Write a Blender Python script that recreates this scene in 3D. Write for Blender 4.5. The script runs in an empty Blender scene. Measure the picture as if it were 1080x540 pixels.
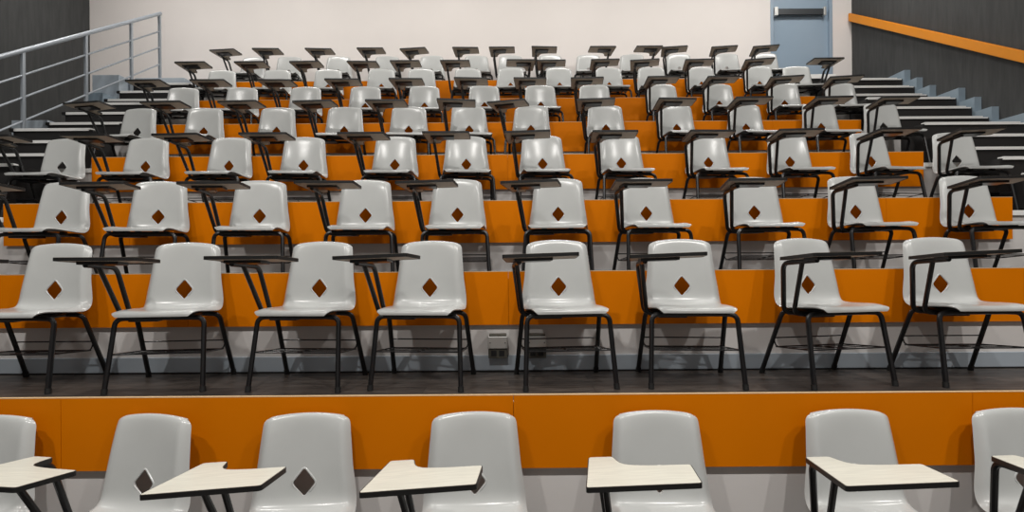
import bpy, bmesh, math, random
from mathutils import Vector, Matrix
random.seed(7)
C = bpy.context.scene.collection
sin, cos, tan, pi, R = math.sin, math.cos, math.tan, math.pi, math.radians

# ------------------------------------------------------------------ room measures (metres)
T = 0.957            # depth of one tier
RISE = 0.552         # rise of one tier
OFF = 1.72           # first tier edge lies (1+OFF)*T in front of the camera
EYE = 1.201
LIP = 0.127          # height of the orange board above the tier floor behind it
F = 580.0            # focal length in pixels of the 1080 px wide frame
VPX = 536.0
HALF, SIDE = 4.12, 4.60   # half width of the orange boards and of the tier floors
XR, XL, YB, ZC, YF = 5.86, -7.08, 9.34, 6.7, -4.5
FLOOR0 = -0.355
DZ = {1: .03, 2: .0, 3: .005, 4: .005, 5: -.015, 6: -.012, 7: -.018}
def edge_y(k): return (k + OFF) * T
def floor_z(k): return FLOOR0 if k == 0 else k * RISE - LIP + DZ[k]

# ------------------------------------------------------------------ materials
def new_mat(name, col, rough=.5, metal=0., spec=.5, coat=0.):
    m = bpy.data.materials.new(name); m.use_nodes = True
    b = m.node_tree.nodes['Principled BSDF']
    b.inputs['Base Color'].default_value = (*col, 1)
    b.inputs['Roughness'].default_value = rough
    b.inputs['Metallic'].default_value = metal
    b.inputs['Specular IOR Level'].default_value = spec
    b.inputs['Coat Weight'].default_value = coat
    return m, m.node_tree, b
def mottled(name, col, col2, scale=(1, 1, 1), rough=.5, detail=4, bump=0., metal=0., spec=.5, nscale=6., lo=.35, hi=.65):
    m, nt, b = new_mat(name, col, rough, metal, spec)
    tc = nt.nodes.new('ShaderNodeTexCoord'); mp = nt.nodes.new('ShaderNodeMapping')
    mp.inputs['Scale'].default_value = scale
    n = nt.nodes.new('ShaderNodeTexNoise'); n.inputs['Scale'].default_value = nscale; n.inputs['Detail'].default_value = detail
    cr = nt.nodes.new('ShaderNodeValToRGB')
    cr.color_ramp.elements[0].position = lo; cr.color_ramp.elements[0].color = (*col, 1)
    cr.color_ramp.elements[1].position = hi; cr.color_ramp.elements[1].color = (*col2, 1)
    L = nt.links.new
    L(tc.outputs['Object'], mp.inputs['Vector']); L(mp.outputs['Vector'], n.inputs['Vector'])
    L(n.outputs['Fac'], cr.inputs['Fac']); L(cr.outputs['Color'], b.inputs['Base Color'])
    if bump:
        bp = nt.nodes.new('ShaderNodeBump'); bp.inputs['Strength'].default_value = bump; bp.inputs['Distance'].default_value = .01
        L(n.outputs['Fac'], bp.inputs['Height']); L(bp.outputs['Normal'], b.inputs['Normal'])
    return m
def plank_mat():
    m, nt, b = new_mat('vinyl_planks', (.05, .045, .042), .42)
    L = nt.links.new
    tc = nt.nodes.new('ShaderNodeTexCoord')
    br = nt.nodes.new('ShaderNodeTexBrick')
    br.inputs['Scale'].default_value = 1.; br.inputs['Brick Width'].default_value = .95; br.inputs['Row Height'].default_value = .15
    br.inputs['Mortar Size'].default_value = .002; br.inputs['Color1'].default_value = (.085, .075, .068, 1)
    br.inputs['Color2'].default_value = (.038, .034, .032, 1); br.inputs['Mortar'].default_value = (.012, .011, .01, 1)
    mp = nt.nodes.new('ShaderNodeMapping'); mp.inputs['Scale'].default_value = (2.2, 22, 2)
    n = nt.nodes.new('ShaderNodeTexNoise'); n.inputs['Scale'].default_value = 2.4; n.inputs['Detail'].default_value = 7; n.inputs['Distortion'].default_value = .8
    cr = nt.nodes.new('ShaderNodeValToRGB')
    cr.color_ramp.elements[0].position = .3; cr.color_ramp.elements[0].color = (.35, .33, .31, 1)
    cr.color_ramp.elements[1].position = .72; cr.color_ramp.elements[1].color = (1.5, 1.42, 1.35, 1)
    mx = nt.nodes.new('ShaderNodeMix'); mx.data_type = 'RGBA'; mx.blend_type = 'MULTIPLY'; mx.inputs['Factor'].default_value = 1
    L(tc.outputs['Object'], br.inputs['Vector']); L(tc.outputs['Object'], mp.inputs['Vector']); L(mp.outputs['Vector'], n.inputs['Vector'])
    L(n.outputs['Fac'], cr.inputs['Fac']); L(br.outputs['Color'], mx.inputs['A']); L(cr.outputs['Color'], mx.inputs['B'])
    L(mx.outputs['Result'], b.inputs['Base Color'])
    return m
M = {}
M['plastic'] = mottled('white_plastic', (.50, .51, .50), (.53, .54, .53), nscale=3., rough=.22, spec=.5)
M['black'] = new_mat('black_enamel', (.008, .008, .009), .32)[0]
M['rubber'] = new_mat('black_rubber', (.01, .01, .01), .7)[0]
M['laminate'] = mottled('cream_laminate', (.63, .62, .54), (.72, .71, .62), scale=(3, 40, 3), nscale=3., rough=.35)
M['board'] = mottled('brown_board_underside', (.40, .325, .255), (.47, .39, .315), nscale=9., rough=.6)
M['edge'] = new_mat('black_edge_band', (.012, .012, .012), .45)[0]
M['orange'] = mottled('orange_laminate', (.70, .185, .0), (.75, .20, .0), nscale=1.6, rough=.5, spec=.08)
M['panel_edge'] = new_mat('pale_board_edge', (.72, .5, .28), .5)[0]
M['riser'] = mottled('pale_riser_paint', (.72, .69, .67), (.76, .73, .71), nscale=2., rough=.6)
M['base'] = mottled('grey_blue_skirting', (.39, .445, .50), (.43, .485, .54), nscale=3., rough=.5)
M['gasket'] = new_mat('black_gasket', (.01, .01, .011), .7)[0]
M['floor'] = plank_mat()
M['wall'] = mottled('pale_wall_paint', (.79, .74, .71), (.83, .78, .75), nscale=.8, rough=.75)
M['dark'] = mottled('charcoal_wall_felt', (.062, .063, .063), (.076, .077, .076), scale=(1, 6, .8), nscale=3., detail=6, rough=.95, bump=.3, spec=.15)
M['ceil'] = new_mat('ceiling_paint', (.36, .36, .355), .9)[0]
M['front'] = new_mat('front_wall_paint', (.22, .215, .21), .9)[0]
M['tread'] = new_mat('black_step_rubber', (.014, .013, .013), .6)[0]
M['nosing'] = new_mat('white_nosing', (.90, .90, .88), .4)[0]
M['blue'] = mottled('pale_blue_stringer', (.24, .31, .37), (.29, .36, .42), nscale=3., rough=.55)
M['door'] = mottled('blue_grey_door_paint', (.275, .365, .46), (.305, .395, .49), nscale=1.2, rough=.45)
M['frame'] = new_mat('door_frame_paint', (.30, .38, .47), .45)[0]
M['bar'] = new_mat('dark_steel_bar', (.055, .06, .065), .4, .3)[0]
M['steel'] = new_mat('galvanised_steel', (.62, .62, .6), .35, .6)[0]
M['rail'] = new_mat('grey_rail_paint', (.35, .385, .425), .35, .2)[0]
M['orange_rail'] = mottled('orange_rail_laminate', (.74, .255, .004), (.80, .275, .005), nscale=2., rough=.4)
M['socket'] = new_mat('dark_socket_recess', (.08, .075, .06), .6)[0]

# ------------------------------------------------------------------ mesh helpers
def box(bm, x0, x1, y0, y1, z0, z1, bev=0., mi=0):
    v = [bm.verts.new((x, y, z)) for x in (x0, x1) for y in (y0, y1) for z in (z0, z1)]
    fs = [bm.faces.new([v[i] for i in q]) for q in ((0, 1, 3, 2), (4, 6, 7, 5), (0, 4, 5, 1), (2, 3, 7, 6), (0, 2, 6, 4), (1, 5, 7, 3))]
    for f in fs: f.material_index = mi
    if bev:
        es = list({e for f in fs for e in f.edges})
        r = bmesh.ops.bevel(bm, geom=es, offset=bev, segments=2, affect='EDGES', profile=.5)
        for f in r['faces']: f.material_index = mi
def fillet(pts, rad, n=5):
    pts = [Vector(p) for p in pts]; out = [pts[0]]
    for i in range(1, len(pts) - 1):
        p, a, b = pts[i], pts[i - 1], pts[i + 1]
        d1, d2 = (a - p), (b - p)
        r = min(rad, d1.length * .48, d2.length * .48)
        s, e = p + d1.normalized() * r, p + d2.normalized() * r
        for j in range(n + 1):
            t = j / n
            out.append(s * (1 - t) ** 2 + p * 2 * t * (1 - t) + e * t * t)
    out.append(pts[-1]); return out
def tube(bm, pts, r, seg=8, closed=False, cap=True):
    pts = [Vector(p) for p in pts]; n = len(pts); rings = []
    up = None
    for i, p in enumerate(pts):
        if closed: t = (pts[(i + 1) % n] - pts[i - 1]).normalized()
        else: t = (pts[min(i + 1, n - 1)] - pts[max(i - 1, 0)]).normalized()
        if up is None: up = t.orthogonal().normalized()
        up = (up - t * up.dot(t)).normalized(); w = t.cross(up)
        rings.append([bm.verts.new(p + (up * cos(2 * pi * k / seg) + w * sin(2 * pi * k / seg)) * r) for k in range(seg)])
    for i in range(n if closed else n - 1):
        a, b = rings[i], rings[(i + 1) % n]
        for k in range(seg):
            f = bm.faces.new((a[k], a[(k + 1) % seg], b[(k + 1) % seg], b[k])); f.smooth = True
    if cap and not closed:
        bm.faces.new(rings[0][::-1]); bm.faces.new(rings[-1])
def to_mesh(bm, name, mats, sharp=None):
    bmesh.ops.recalc_face_normals(bm, faces=bm.faces[:])
    me = bpy.data.meshes.new(name); bm.to_mesh(me); bm.free()
    for m in mats: me.materials.append(m)
    if sharp is not None:
        for p in me.polygons: p.use_smooth = True
        me.set_sharp_from_angle(angle=R(sharp))
    return me
def link(name, me, parent=None):
    o = bpy.data.objects.new(name, me); C.objects.link(o)
    if parent: o.parent = parent
    return o
def struct(name, bm, mats, parent=None, sharp=None):
    o = link(name, to_mesh(bm, name, mats, sharp), parent)
    if parent is None: o['kind'] = 'structure'
    return o
def tag(o, label, cat, group=None):
    o['label'] = label; o['category'] = cat
    if group: o['group'] = group
    return o
def empty(name, loc, rz=0):
    o = bpy.data.objects.new(name, None); C.objects.link(o); o.location = loc; o.rotation_euler = (0, 0, rz); o.empty_display_size = .1
    return o

# ------------------------------------------------------------------ the tablet chair (front faces -Y, backrest top over y=0)
def catmull(P, n):
    out = []
    for i in range(len(P) - 1):
        p0 = P[max(i - 1, 0)]; p1 = P[i]; p2 = P[i + 1]; p3 = P[min(i + 2, len(P) - 1)]
        for j in range(n):
            t = j / n
            out.append(tuple(.5 * (2 * b + (c - a) * t + (2 * a - 5 * b + 4 * c - d) * t * t + (3 * b - a - 3 * c + d) * t ** 3) for a, b, c, d in zip(p0, p1, p2, p3)))
    out.append(P[-1]); return out
def shell_mesh():
    # y, z, half width, edge lift
    # y, z, half width, hollow, roll of the rim away from the sitter
    P = [(-.437, .424, .196, .000, .0), (-.437, .436, .210, .000, .002), (-.424, .4465, .219, .003, .006), (-.37, .450, .226, .008, .012), (-.27, .443, .233, .012, .018), (-.18, .438, .237, .013, .022),
         (-.115, .441, .238, .014, .028), (-.080, .458, .237, .016, .034), (-.062, .492, .234, .018, .036), (-.053, .545, .227, .020, .036), (-.043, .615, .216, .020, .034), (-.030, .69, .209, .018, .032),
         (-.017, .76, .202, .014, .028), (-.008, .80, .198, .008, .022), (-.001, .818, .190, .004, .014), (.008, .827, .175, .0, .006), (.020, .825, .166, .0, .0), (.026, .815, .164, .0, .0)]
    prof = catmull(P, 3); nv = 26
    bm = bmesh.new(); rows = []
    for i, (y, z, w, l, ro) in enumerate(prof):
        a, b = prof[max(i - 1, 0)], prof[min(i + 1, len(prof) - 1)]
        ty, tz = b[0] - a[0], b[1] - a[1]; q = math.hypot(ty, tz) or 1
        ny, nz = -tz / q, ty / q                                   # towards the sitter
        row = []
        for j in range(nv + 1):
            v = -1 + 2 * j / nv; v = math.copysign(abs(v) ** .7, v)
            q2 = max(0, (abs(v) - .80) / .20); e = l * min(1, abs(v) / .8) ** 2.2 - ro * q2 ** 1.7
            arch = .016 * (1 - v * v) * max(0, (z - .74) / .09) if z > .74 else 0
            row.append(bm.verts.new((v * w * .972 * (1 - .012 * q2), y + ny * e, z + nz * e + arch)))
        rows.append(row)
    for a, b in zip(rows, rows[1:]):
        for j in range(nv): bm.faces.new((a[j], a[j + 1], b[j + 1], b[j])).smooth = True
    me = bpy.data.meshes.new('shell_raw'); bm.to_mesh(me); bm.free()
    o = bpy.data.objects.new('shell_raw', me); C.objects.link(o)
    s = o.modifiers.new('s', 'SOLIDIFY'); s.thickness = .006; s.offset = 0
    # diamond prism
    bm = bmesh.new(); ring = []
    hw, hh, zc = .052, .063, .553
    dia = fillet([Vector((0, 0, -hh)) * .5 + Vector((hw, 0, 0)) * .5, (hw, 0, 0), (0, 0, hh), (-hw, 0, 0), (0, 0, -hh), Vector((0, 0, -hh)) * .5 + Vector((hw, 0, 0)) * .5], .016, 4)[:-1]
    a = [bm.verts.new((p.x, -.2, p.z + zc)) for p in dia]; b = [bm.verts.new((p.x, .1, p.z + zc)) for p in dia]
    n = len(dia)
    for i in range(n): bm.faces.new((a[i], a[(i + 1) % n], b[(i + 1) % n], b[i]))
    bm.faces.new(a[::-1]); bm.faces.new(b); bmesh.ops.recalc_face_normals(bm, faces=bm.faces[:])
    cm = bpy.data.meshes.new('cut'); bm.to_mesh(cm); bm.free()
    co = bpy.data.objects.new('cut', cm); C.objects.link(co)
    bo = o.modifiers.new('b', 'BOOLEAN'); bo.operation = 'DIFFERENCE'; bo.object = co; bo.solver = 'EXACT'
    dg = bpy.context.evaluated_depsgraph_get(); dg.update()
    me2 = bpy.data.meshes.new_from_object(o.evaluated_get(dg))
    bpy.data.objects.remove(o); bpy.data.objects.remove(co)
    bm = bmesh.new(); bm.from_mesh(me2)
    # raised rim round the diamond and round the shell's edge
    def yb(z):
        for p, q in zip(prof, prof[1:]):
            if p[1] <= z <= q[1] and z > .5: return p[0] + (q[0] - p[0]) * (z - p[1]) / (q[1] - p[1])
        return -.05
    tube(bm, [(p.x * 1.08, yb(p.z * 1.08 + zc) - .003, p.z * 1.08 + zc) for p in dia], .0048, 6, closed=True)
    me3 = bpy.data.meshes.new('seat_shell'); bm.to_mesh(me3); bm.free()
    me3.materials.clear(); me3.materials.append(M['plastic'])
    for p in me3.polygons: p.use_smooth = True
    me3.set_sharp_from_angle(angle=R(50))
    return me3
ZF, ZB, TILT = .768, .742, R(4)
def tablet_z(x, y): return .756 - (y + .60) * tan(TILT) + (x + .2) * tan(R(1.1))
def outline(s, grow=0.):
    pts = [(-.395, -.60), (.005, -.60), (.030, -.395), (-.13, -.388), (-.228, -.365), (-.245, -.255), (-.340, -.252)]
    v = [Vector((x, y, 0)) for x, y in pts]
    rad = [.012, .012, .014, .12, .07, .014, .014]; out = []
    n = len(v)
    for i in range(n):
        p, a, b = v[i], v[i - 1], v[(i + 1) % n]
        d1, d2 = a - p, b - p; r = min(rad[i], d1.length * .49, d2.length * .49)
        st, en = p + d1.normalized() * r, p + d2.normalized() * r
        for j in range(5):
            t = j / 4; out.append(st * (1 - t) ** 2 + p * 2 * t * (1 - t) + en * t * t)
    res = []
    n = len(out)
    for i in range(n):
        t = (out[(i + 1) % n] - out[i - 1]); t.normalize()
        nr = Vector((t.y, -t.x, 0))
        p = out[i] + nr * grow
        res.append((p.x * s, p.y, tablet_z(p.x, p.y)))
    return res
def prism(bm, ring, top, bot, mi_top=0, mi_bot=0, mi_side=0):
    a = [bm.verts.new((x, y, z + top)) for x, y, z in ring]; b = [bm.verts.new((x, y, z + bot)) for x, y, z in ring]; n = len(ring)
    f = bm.faces.new(a); f.material_index = mi_top
    f = bm.faces.new(b[::-1]); f.material_index = mi_bot
    for i in range(n):
        f = bm.faces.new((a[i], b[i], b[(i + 1) % n], a[(i + 1) % n])); f.material_index = mi_side
def chair_kit(s):
    """meshes of one chair; s=1 desk arm at -X, s=-1 at +X: (name, mesh, index of parent part or None)"""
    K = []
    def add(name, bm, mats, par=None, sharp=40): K.append((name, to_mesh(bm, name, mats, sharp), par)); return len(K) - 1
    K.append(('seat_shell', SHELL, None))
    bm = bmesh.new()                                                # cross tubes, side rails and mounting plate below the shell
    for y in (-.345, -.135): tube(bm, [(-.165, y, .410), (.165, y, .410)], .0142)
    for x in (-.14, .14): tube(bm, [(x, -.345, .410), (x, -.135, .410)], .011)
    box(bm, min(-.19 * s, -.03 * s), max(-.19 * s, -.03 * s), -.31, -.16, .384, .399, .003)
    for x in (-.10, .10):
        for y in (-.33, -.15): box(bm, x - .018, x + .018, y - .018, y + .018, .412, .436, .003)
    add('seat_frame', bm, [M['black']])
    for x in (-1, 1):
        for yt, yf in ((-.345, -.42), (-.135, .038)):
            bm = bmesh.new()
            tube(bm, fillet([(x * .15, yt, .410), (x * .236, yt, .406), (x * .256, yf, .012)], .075, 8), .0142)
            li = add('leg', bm, [M['black']])
            bm = bmesh.new(); tube(bm, [(x * .2552, yf - (yf - yt) * .05, .03), (x * .2565, yf, .0)], .0165, 10)
            add('foot_cap', bm, [M['rubber']], li)
    bm = bmesh.new()                                                # wire book basket
    def leg_at(x, yt, yf, z): t = (.406 - z) / .394; return Vector((x * (.236 + .02 * t), yt + (yf - yt) * t, z))
    zr, zb = .235, .182
    rl, rr = leg_at(-1, -.135, .038, zr), leg_at(1, -.135, .038, zr)
    fl, fr = leg_at(-1, -.345, -.42, .212), leg_at(1, -.345, -.42, .212)
    bl, br = rl + Vector((.012, -.01, zb - zr)), rr + Vector((-.012, -.01, zb - zr))
    tube(bm, [rl, rr], .0042, 6)
    tube(bm, fillet([rl, bl, br, rr], .02, 4), .0042, 6)
    tube(bm, fillet([bl + Vector((0, 0, 0)), fl], .02, 4), .0042, 6); tube(bm, [br, fr], .0042, 6); tube(bm, [fl, fr], .0042, 6)
    for k in range(1, 3):
        t = k / 3; tube(bm, [bl.lerp(fl, t), br.lerp(fr, t)], .0030, 6)
    tube(bm, [bl.lerp(br, .5), fl.lerp(fr, .5)], .0030, 6)
    add('book_basket', bm, [M['black']])
    bm = bmesh.new()                                                # the two tubes that carry the tablet
    zt = lambda x, y: tablet_z(x, y) - .035
    tube(bm, fillet([(-.10 * s, -.165, .398), (-.25 * s, -.165, .400), (-.296 * s, -.225, zt(-.29, -.225)), (-.298 * s, -.50, zt(-.29, -.50))], .045, 7), .0142)
    tube(bm, fillet([(-.10 * s, -.245, .398), (-.25 * s, -.250, .400), (-.298 * s, -.385, zt(-.28, -.38) - .004)], .05, 7), .0135)
    add('desk_arm', bm, [M['black']])
    bm = bmesh.new(); prism(bm, outline(s, -.001), 0, -.018, 0, 1, 1)
    ti = add('writing_tablet', bm, [M['laminate'], M['board']], None, None)
    bm = bmesh.new(); o_, i_ = outline(s, .0025), outline(s, -.0015); n = len(o_)
    rings = [[bm.verts.new((x, y, z + d)) for x, y, z in q] for q, d in ((o_, -.001), (o_, -.0195), (i_, -.0195), (i_, -.001))]
    for a, b in zip(rings, rings[1:] + rings[:1]):
        for i in range(n): bm.faces.new((a[i], a[(i + 1) % n], b[(i + 1) % n], b[i]))
    add('edge_band', bm, [M['edge']], ti, 40)
    bm = bmesh.new()
    x0, x1 = sorted((-.325 * s, -.12 * s))
    ring = [(x0, -.53), (x1, -.53), (x1, -.43), (x0, -.43)]
    prism(bm, [(x, y, tablet_z(x * s, y)) for x, y in ring], -.0185, -.034)
    add('mounting_plate', bm, [M['black']], ti, 30)
    return K
SHELL = shell_mesh()
KIT = {1: chair_kit(1), -1: chair_kit(-1)}
ORD = 'first second third fourth fifth sixth seventh eighth ninth tenth eleventh twelfth thirteenth fourteenth'.split()
ROWN = ['front row', 'second row', 'third row', 'fourth row', 'fifth row', 'sixth row', 'seventh row', 'top row']
def place_chair(X, Y, Z, phi, side, label, group):
    root = empty('tablet_chair', (X, Y, Z), phi)
    tag(root, label, 'chair', group)
    made = []
    dx, dy = R(random.uniform(-1, 1)), R(random.uniform(-1.3, 1.3))
    for name, me, par in KIT[side]:
        o = link(name, me, root if par is None else made[par])
        if name == 'writing_tablet':                               # each tablet sags a little differently about its post
            piv = Vector((-.285 * side, -.40, tablet_z(-.285, -.40) - .02))
            rot = Matrix.Rotation(dx, 4, 'X') @ Matrix.Rotation(dy, 4, 'Y')
            o.matrix_local = Matrix.Translation(piv) @ rot @ Matrix.Translation(-piv)
        made.append(o)
    return root
# row: (x of the diamond or of the backrest top in the frame, side of the desk, which front corner, its x)
N_ = None
ROWS = {
 0: [(-20, 1, N_, 0), (150, 1, 'L', -93), (319, 1, 'L', 145), (499, 1, 'L', 377), (694, 1, 'R', 739), (901, 1, 'R', 1011), (1080, 1, N_, 0)],
 1: [(57, 1, N_, 0), (194, 1, 'L', 55), (336.5, 1, 'L', 214), (453, 1, 'L', 350), (589, 1, 'L', 530), (719, 1, 'L', 664), (852, 1, 'R', 932), (992, 1, N_, 0)],
 2: [(65, 1, N_, 0), (167, 1, 'L', 69), (274, 1, 'L', 186), (385.7, 1, 'L', 310), (482.7, 1, 'L', 417), (589, 1, 'L', 528), (682, 1, 'R', 710), (796, 1, 'R', 831), (903, 1, 'R', 959), (1022, 1, N_, 0)],
 3: [(66, 1, N_, 0), (154, 1, 'L', 63), (242, 1, 'L', 160), (320.7, 1, 'L', 252), (417, 1, 'L', 356), (492.5, 1, 'L', 446), (573, 1, 'R', 581), (656, 1, 'R', 674), (748, 1, 'R', 777), (834, 1, 'R', 871), (920, 1, 'R', 974), (1010, 1, 'R', 1063)],
 4: [(145.5, 1, 'L', 67), (215.6, 1, 'L', 148), (292.4, 1, 'L', 230), (363.8, 1, 'L', 309), (432, 1, 'L', 386), (496, 1, 'L', 464), (560.8, 1, 'L', 511.5), (640, 1, 'R', 650), (714.8, 1, 'R', 736), (788, 1, 'R', 817), (867.4, 1, 'R', 902), (933, 1, 'R', 972)],
 5: [(195, 1, 'L', 140), (257, 1, 'L', 207), (324, 1, 'L', 272), (387, 1, 'L', 344), (449, 1, 'L', 412), (512, 1, 'L', 483), (571, 1, 'L', 543), (628, 1, 'R', 638), (699, 1, 'R', 723), (758, 1, 'R', 782), (827, 1, 'R', 850), (886, 1, 'R', 911.5)],
 6: [(236, 1, 'L', 187), (294, 1, 'L', 251), (348, 1, 'L', 310), (404, 1, 'L', 367.6), (446, 1, 'L', 415.5), (495, 1, 'L', 468), (540, -1, 'R', 566), (591, 1, 'R', 598), (643, 1, 'R', 655), (688, 1, 'R', 697), (740, 1, 'R', 755), (801, 1, 'R', 819), (841, -1, 'R', 892)],
 7: [(269, 1, 'L', 222), (307, 1, 'L', 274), (359, 1, 'L', 323), (410, 1, 'L', 382), (457, 1, 'L', 423), (504, 1, 'L', 480), (540, 1, 'L', 518), (582, 1, 'R', 593), (622, -1, 'R', 648), (668, -1, 'R', 697), (717, 1, 'R', 727), (767, 1, 'R', 776), (808, 1, 'R', 824)],
}
for k, row in ROWS.items():
    Y = (k + 2.72) * T - .098; Z = floor_z(k)
    for i, (px, side, which, cx) in enumerate(row):
        yl = -.055 if k < 5 else 0
        phi = 0; X = (px - VPX) / F * (Y + yl)
        if which:
            cl = {('L', 1): (-.395, -.60), ('R', 1): (.005, -.60), ('R', -1): (.395, -.60)}[(which, side)]
            for _ in range(8):
                X = (px - VPX) / F * (Y + yl * cos(phi)) + yl * sin(phi)
                d = Y + cl[0] * sin(phi) + cl[1] * cos(phi)
                want = (cx - VPX) / F * d - X
                have = cl[0] * cos(phi) - cl[1] * sin(phi)
                phi += max(-.1, min(.1, (want - have) / .6))
                lim = R(10 if k < 5 else 5); phi = max(-lim, min(lim, phi))
        else: phi = R(random.uniform(-2, 2))
        n = len(row)
        pos = 'leftmost' if i == 0 else 'rightmost' if i == n - 1 else (ORD[i] + ' from left' if i < (n + 1) // 2 else ORD[n - 1 - i] + ' from right')
        extra = ''
        if side < 0: extra = ', desk on its other arm'
        lab = f'white plastic tablet-arm chair, {pos} in the {ROWN[k]}{extra}'
        place_chair(X, Y, Z, phi, side, lab, 'tablet chairs in the ' + ROWN[k].split(' by ')[0])

# ------------------------------------------------------------------ tiers
bm = bmesh.new(); box(bm, XL, XR, YF, edge_y(1), FLOOR0 - .2, FLOOR0); struct('floor', bm, [M['floor']])
for k in range(1, 8):
    y0 = edge_y(k); y1 = edge_y(k + 1) if k < 7 else YB
    zf, zt, zp = floor_z(k), k * RISE, floor_z(k - 1)
    bm = bmesh.new(); box(bm, -SIDE, SIDE, y0 + .018, y1 + .02 if k < 7 else YB, zp - .15, zf)
    struct(f'floor_tier_{k}', bm, [M['floor']])
    bm = bmesh.new(); box(bm, -HALF, HALF, y0, y0 + .02, zp, zt - .04); box(bm, -SIDE, -HALF, y0, y0 + .02, zp, zf - .03); box(bm, HALF, SIDE, y0, y0 + .02, zp, zf - .03); struct(f'wall_riser_{k}', bm, [M['riser']])
    ws = bpy.data.objects[f'wall_riser_{k}']
    for sx in (-1, 1):
        bm = bmesh.new(); box(bm, *sorted((sx * (HALF + .005), sx * SIDE)), y0 - .022, y0 + .045, zf - .03, zf + .012, .003); struct('nosing', bm, [M['nosing']], ws)
    bm = bmesh.new()                                                # orange boards with fine joints
    zb = zt - .345; n = 4 + (k > 1); L0 = 2 * HALF
    cuts = [-HALF] + ([-2.10, .02, 2.17] if k == 1 else [-HALF + L0 * (j + (.5 if k % 2 else 0)) / 4 for j in range(0 if k % 2 else 1, 4)]) + [HALF]
    for a, b in zip(cuts, cuts[1:]):
        box(bm, a + .0012, b - .0012, y0 - .028, y0 - .014, zb, zt - .004)
    for x in [-HALF + .05 + j * (2 * HALF - .1) / 8 for j in range(9)]: box(bm, x - .02, x + .02, y0 - .0145, y0 - .0005, zb + .02, zt - .05)
    f = struct(f'trim_{k}', bm, [M['orange']])
    bm = bmesh.new(); box(bm, -HALF, HALF, y0 - .0285, y0 - .0135, zt - .004, zt)
    struct('edge_strip', bm, [M['panel_edge']], f)
    bm = bmesh.new(); box(bm, -HALF, HALF, y0 - .016, y0 - .001, zp + .010, zp + .105, .002)
    b = struct(f'baseboard_{k}', bm, [M['base']])
    bm = bmesh.new(); box(bm, -HALF, HALF, y0 - .019, y0 - .001, zp, zp + .010); struct('gasket', bm, [M['gasket']], b)

# ------------------------------------------------------------------ aisle stairs
def steps():
    out = []
    for k in range(1, 8):
        e = edge_y(k)
        for d, h in ((-.33, 0), (.15, 1), (.39, 2)):
            if k == 7 and h: continue
            out.append((e + d, k * RISE - LIP + h * RISE / 3))
    return out
ST = steps()
def stairs(name, x0, x1):
    bm = bmesh.new()
    for i, (y, z) in enumerate(ST):
        y2 = ST[i + 1][0] if i + 1 < len(ST) else YB
        zb = ST[i - 1][1] if i else FLOOR0
        box(bm, x0, x1, y, y2, (zb - .12 if i else FLOOR0), z)
    s = struct(name, bm, [M['tread']])
    for i, (y, z) in enumerate(ST):
        bm = bmesh.new(); box(bm, x0 + .02, x1 - (.09 if x0 > 0 else .0), y - .022, y + .045, z - .002, z + .016, .003)
        box(bm, x0 + .02, x1 - .03, y - .022, y - .012, z - .014, z + .002)
        struct('nosing', bm, [M['nosing']], s)
        if x0 < 0:
            bm = bmesh.new(); box(bm, x0 - .03, x0 + .02, y - .024, y + .047, z - .018, z + .018, .003)
            struct('nosing_cap', bm, [M['tread']], s)
    return s
stairs('stairs_left', -5.48, -SIDE - .001)
stairs('stairs_right', SIDE + .001, 5.765)
# stepped skirting on the right wall
bm = bmesh.new()
for i, (y, z) in enumerate(ST):
    y2 = ST[i + 1][0] if i + 1 < len(ST) else YB
    box(bm, 5.77, XR - .002, y - .03, y2 - .0305, z - .6, z + .125)
struct('baseboard_right', bm, [M['blue']])
# low blue plinths beside the left stairs
for i, (xa, xb, ya, yb_, zt) in enumerate(((-5.95, -5.515, 6.60, 7.45, 2.87), (-5.72, -5.515, 7.50, 7.76, 3.47), (-5.86, -5.482, 7.77, YB, 3.80), (-5.481, -4.75, 8.10, YB, 3.86))):
    bm = bmesh.new(); box(bm, xa, xb, ya, yb_, FLOOR0, zt, .004)
    struct(f'wall_plinth_{i + 1}', bm, [M['blue'] if i == 1 else M['base']])
# raised step in front of the door
bm = bmesh.new(); box(bm, 4.40, 5.25, 8.80, YB, 3.6, 4.06); s = struct('floor_landing', bm, [M['tread']])
bm = bmesh.new(); box(bm, 4.40, 5.25, 8.775, 8.85, 4.0, 4.068, .003); struct('nosing', bm, [M['nosing']], s)

# ------------------------------------------------------------------ walls, ceiling
DX0, DX1, DZ1 = 4.48, 5.53, 4.14 + 2.12
bm = bmesh.new(); box(bm, XL, DX0, YB, YB + .15, FLOOR0, ZC); box(bm, DX1, XR, YB, YB + .15, FLOOR0, ZC); box(bm, DX0, DX1, YB, YB + .15, DZ1, ZC); box(bm, DX0, DX1, YB, YB + .15, FLOOR0, 4.14)
struct('wall_back', bm, [M['wall']])
bm = bmesh.new(); box(bm, XL - .15, XL, YF, YB + .15, FLOOR0 - .2, ZC); struct('wall_left', bm, [M['dark']])
bm = bmesh.new(); box(bm, XR, XR + .15, YF, YB + .15, FLOOR0 - .2, ZC); struct('wall_right', bm, [M['dark']])
bm = bmesh.new(); box(bm, XL, XR, YF - .15, YF, FLOOR0 - .2, ZC); struct('wall_front', bm, [M['front']])
bm = bmesh.new(); box(bm, XL - .15, XR + .15, YF - .15, YB + .15, ZC, ZC + .15); struct('ceiling', bm, [M['ceil']])
bm = bmesh.new(); box(bm, XL, -HALF, edge_y(1), YB, FLOOR0 - .2, FLOOR0); box(bm, HALF, XR, edge_y(1), YB, FLOOR0 - .2, FLOOR0); struct('floor_aisles', bm, [M['floor']])
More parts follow.
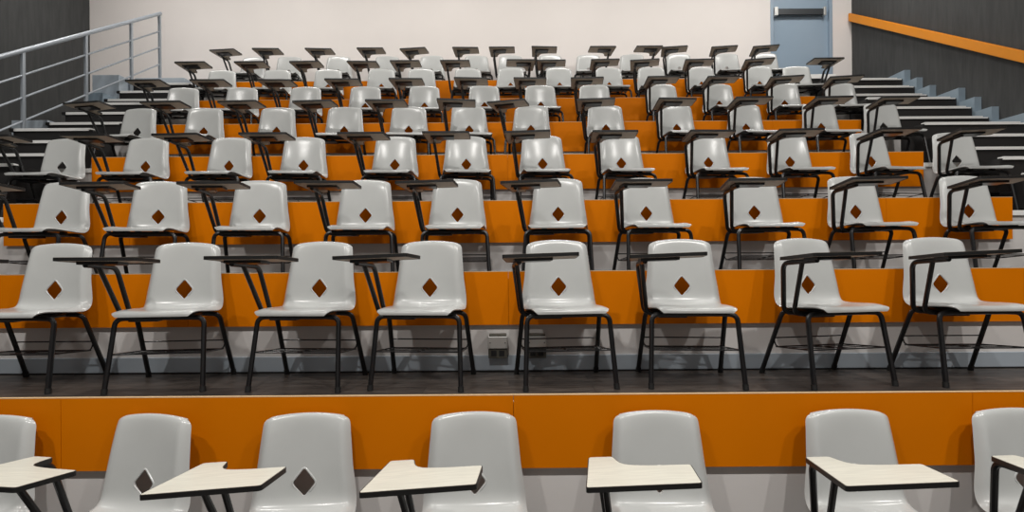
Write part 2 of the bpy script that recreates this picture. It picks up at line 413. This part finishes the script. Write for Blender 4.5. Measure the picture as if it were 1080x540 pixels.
# door
bm = bmesh.new(); box(bm, DX0 + .05, DX1 - .05, YB + .045, YB + .095, 4.145, DZ1 - .05, .003)
d = struct('door_1', bm, [M['door']])
bm = bmesh.new(); box(bm, DX0, DX0 + .05, YB - .012, YB + .12, 4.14, DZ1, .003); box(bm, DX1 - .05, DX1, YB - .012, YB + .12, 4.14, DZ1, .003); box(bm, DX0 + .05, DX1 - .05, YB - .012, YB + .12, DZ1 - .05, DZ1, .003)
struct('door_frame', bm, [M['frame']], d)
bz = EYE + (270 - 15) * YB / F
bm = bmesh.new(); box(bm, DX0 + .10, DX1 - .13, YB - .035, YB + .005, bz - .055, bz + .05, .008)
pb = struct('panic_bar', bm, [M['bar']], d); pb['label'] = 'dark horizontal push bar'
bm = bmesh.new()
for x, w in ((DX0 + .085, .03), (DX1 - .145, .02)): box(bm, x - w, x + w, YB - .05, YB + .046, bz - .07, bz + .075, .006)
struct('bar_bracket', bm, [M['steel']], pb)

# ------------------------------------------------------------------ orange handrail on the right wall
SL = RISE / T
root = empty('wall_handrail', (XR, YB - .02, 5.2))
tag(root, 'thick orange handrail board sloping down the charcoal wall', 'handrail')
bm = bmesh.new()
za = EYE + (270 - 17.2) * YB / F
pts = [(YB - .03, za), (2.2, za - (YB - .03 - 2.2) * SL)]
h = .135
v = []
for x in (XR - .075, XR - .03):
    for y, z in pts:
        v += [bm.verts.new((x, y, z)), bm.verts.new((x, y, z - h))]
for q in ((0, 1, 3, 2), (4, 6, 7, 5), (0, 2, 6, 4), (1, 5, 7, 3), (0, 4, 5, 1), (2, 3, 7, 6)): bm.faces.new([v[i] for i in q])
bmesh.ops.bevel(bm, geom=bm.edges[:], offset=.006, segments=2, affect='EDGES')
o = link('rail_board', to_mesh(bm, 'rail_board', [M['orange_rail']]), root); o.matrix_parent_inverse = Matrix.Translation(-root.location)
for j in range(6):
    y = YB - .5 - j * 1.2; z = za - (YB - .03 - y) * SL - h / 2
    bm = bmesh.new(); box(bm, XR - .035, XR - .001, y - .03, y + .03, z - .03, z + .03, .003)
    o = link('wall_bracket', to_mesh(bm, 'wall_bracket', [M['bar']]), root); o.matrix_parent_inverse = Matrix.Translation(-root.location)

# ------------------------------------------------------------------ grey railing beside the left stairs
XA = -5.44
def ray_y(px): return XA * F / (px - VPX)
def ray_z(py, y): return EYE + (270 - py) * y / F
ya, yb2 = ray_y(170), ray_y(0)
za_, zb_ = ray_z(12, ya), ray_z(56.5, yb2)
sl = (za_ - zb_) / (ya - yb2)
root = empty('stair_railing', (XA, ya, 3.72))
tag(root, 'grey painted metal stair railing with three thin rails', 'railing')
def rp(name, bm):
    o = link(name, to_mesh(bm, name, [M['rail']], 40), root); o.matrix_parent_inverse = Matrix.Translation(-root.location); return o
yl = 3.2
bm = bmesh.new(); tube(bm, [(XA, ya + .03, za_ + .03 * sl), (XA, yl, za_ + (yl - ya) * sl)], .026, 12); rp('handrail', bm)
for d in (.275, .525, .79):
    bm = bmesh.new(); tube(bm, [(XA, ya, za_ - d), (XA, yl, za_ - d + (yl - ya) * sl)], .0115, 8); rp('rail', bm)
def stair_top(y):
    z = FLOOR0
    for a, b in ST:
        if y >= a: z = b
    return 3.86 if y > 8.1 else z
for y in (ya, ray_y(140), ray_y(92), ray_y(25.5), ray_y(25.5) - 1.0, ray_y(25.5) - 2.0):
    zt = za_ + (y - ya) * sl
    bm = bmesh.new(); zs = stair_top(y) + .0
    box(bm, XA - .018, XA + .018, y - .018, y + .018, zs, zt - .005, .004); p = rp('post', bm)
    bm = bmesh.new(); box(bm, XA - .04, XA + .04, y - .04, y + .04, zs, zs + .008, .002)
    o = link('base_plate', to_mesh(bm, 'base_plate', [M['rail']]), p); o.matrix_parent_inverse = Matrix.Translation(-root.location)

# ------------------------------------------------------------------ power boxes on the second tier's riser
def power_box(X, label):
    z0 = floor_z(1) + .095; y = edge_y(2)
    root = empty('outlet_box', (X, y, z0)); tag(root, label, 'outlet box', 'outlet boxes on the riser')
    bm = bmesh.new(); box(bm, -.060, .060, -.060, -.001, 0, .062, .003); link('lower_housing', to_mesh(bm, 'lower_housing', [M['socket']]), root)
    bm = bmesh.new(); box(bm, -.062, .062, -.070, -.001, .063, .140, .004)
    p = link('cover_plate', to_mesh(bm, 'cover_plate', [M['steel']]), root)
    for x in (-.048, .048):
        bm = bmesh.new(); tube(bm, [(x, -.0695, .10), (x, -.072, .10)], .004, 8); link('screw', to_mesh(bm, 'screw', [M['bar']]), p)
    bm = bmesh.new(); box(bm, -.055, .055, -.064, -.001, .141, .152, .003); link('top_cap', to_mesh(bm, 'top_cap', [M['socket']]), root)
    for x in (-.025, .025):
        bm = bmesh.new(); box(bm, x - .017, x + .017, -.0625, -.0605, .014, .05, .001); link('socket', to_mesh(bm, 'socket', [M['gasket']]), root)
power_box((524.5 - VPX) / F * edge_y(2), 'steel outlet box on the pale riser, unobstructed between two chairs')
power_box((565 - VPX) / F * edge_y(2), 'steel outlet box on the pale riser, behind a chair book basket')

# ------------------------------------------------------------------ lamps on the ceiling
def lamp(x, y, z, w, size=.35, col=(1, .97, .93)):
    l = bpy.data.lights.new('ceiling_spot', 'AREA'); l.shape = 'DISK'; l.size = size; l.energy = w; l.color = col
    o = bpy.data.objects.new('ceiling_spot', l); C.objects.link(o); o.location = (x, y, z)
for x in (-3.5, -.65, 2.2, 4.7): lamp(x, -1.2, 6.45, 145, .2)
for x in (-4.8, -1.7, 1.5, 4.4): lamp(x, 2.6, 6.6, 60, .4)
for x in (-5.6, -3.4, -1.1, 1.1, 3.4, 5.1): lamp(x, 7.5, 6.62, 45, .7)
w = bpy.data.worlds.new('World'); bpy.context.scene.world = w; w.use_nodes = True
w.node_tree.nodes['Background'].inputs['Color'].default_value = (1, 1, 1, 1); w.node_tree.nodes['Background'].inputs['Strength'].default_value = .03

# ------------------------------------------------------------------ camera
cam = bpy.data.cameras.new('camera'); co = bpy.data.objects.new('camera', cam); C.objects.link(co)
cam.sensor_width = 36; cam.lens = 36 * F / 1080; cam.shift_x = (540 - VPX) / 1080; cam.clip_start = .05
co.matrix_world = Matrix.Translation((0, 0, EYE)) @ Matrix.Rotation(pi / 2, 4, 'X') @ Matrix.Rotation(R(-.4), 4, 'Z')
sc = bpy.context.scene; sc.camera = co
vs = sc.view_settings; vs.view_transform = 'Standard'; vs.look = 'None'; vs.exposure = 0.; vs.gamma = 1.; vs.use_curve_mapping = False
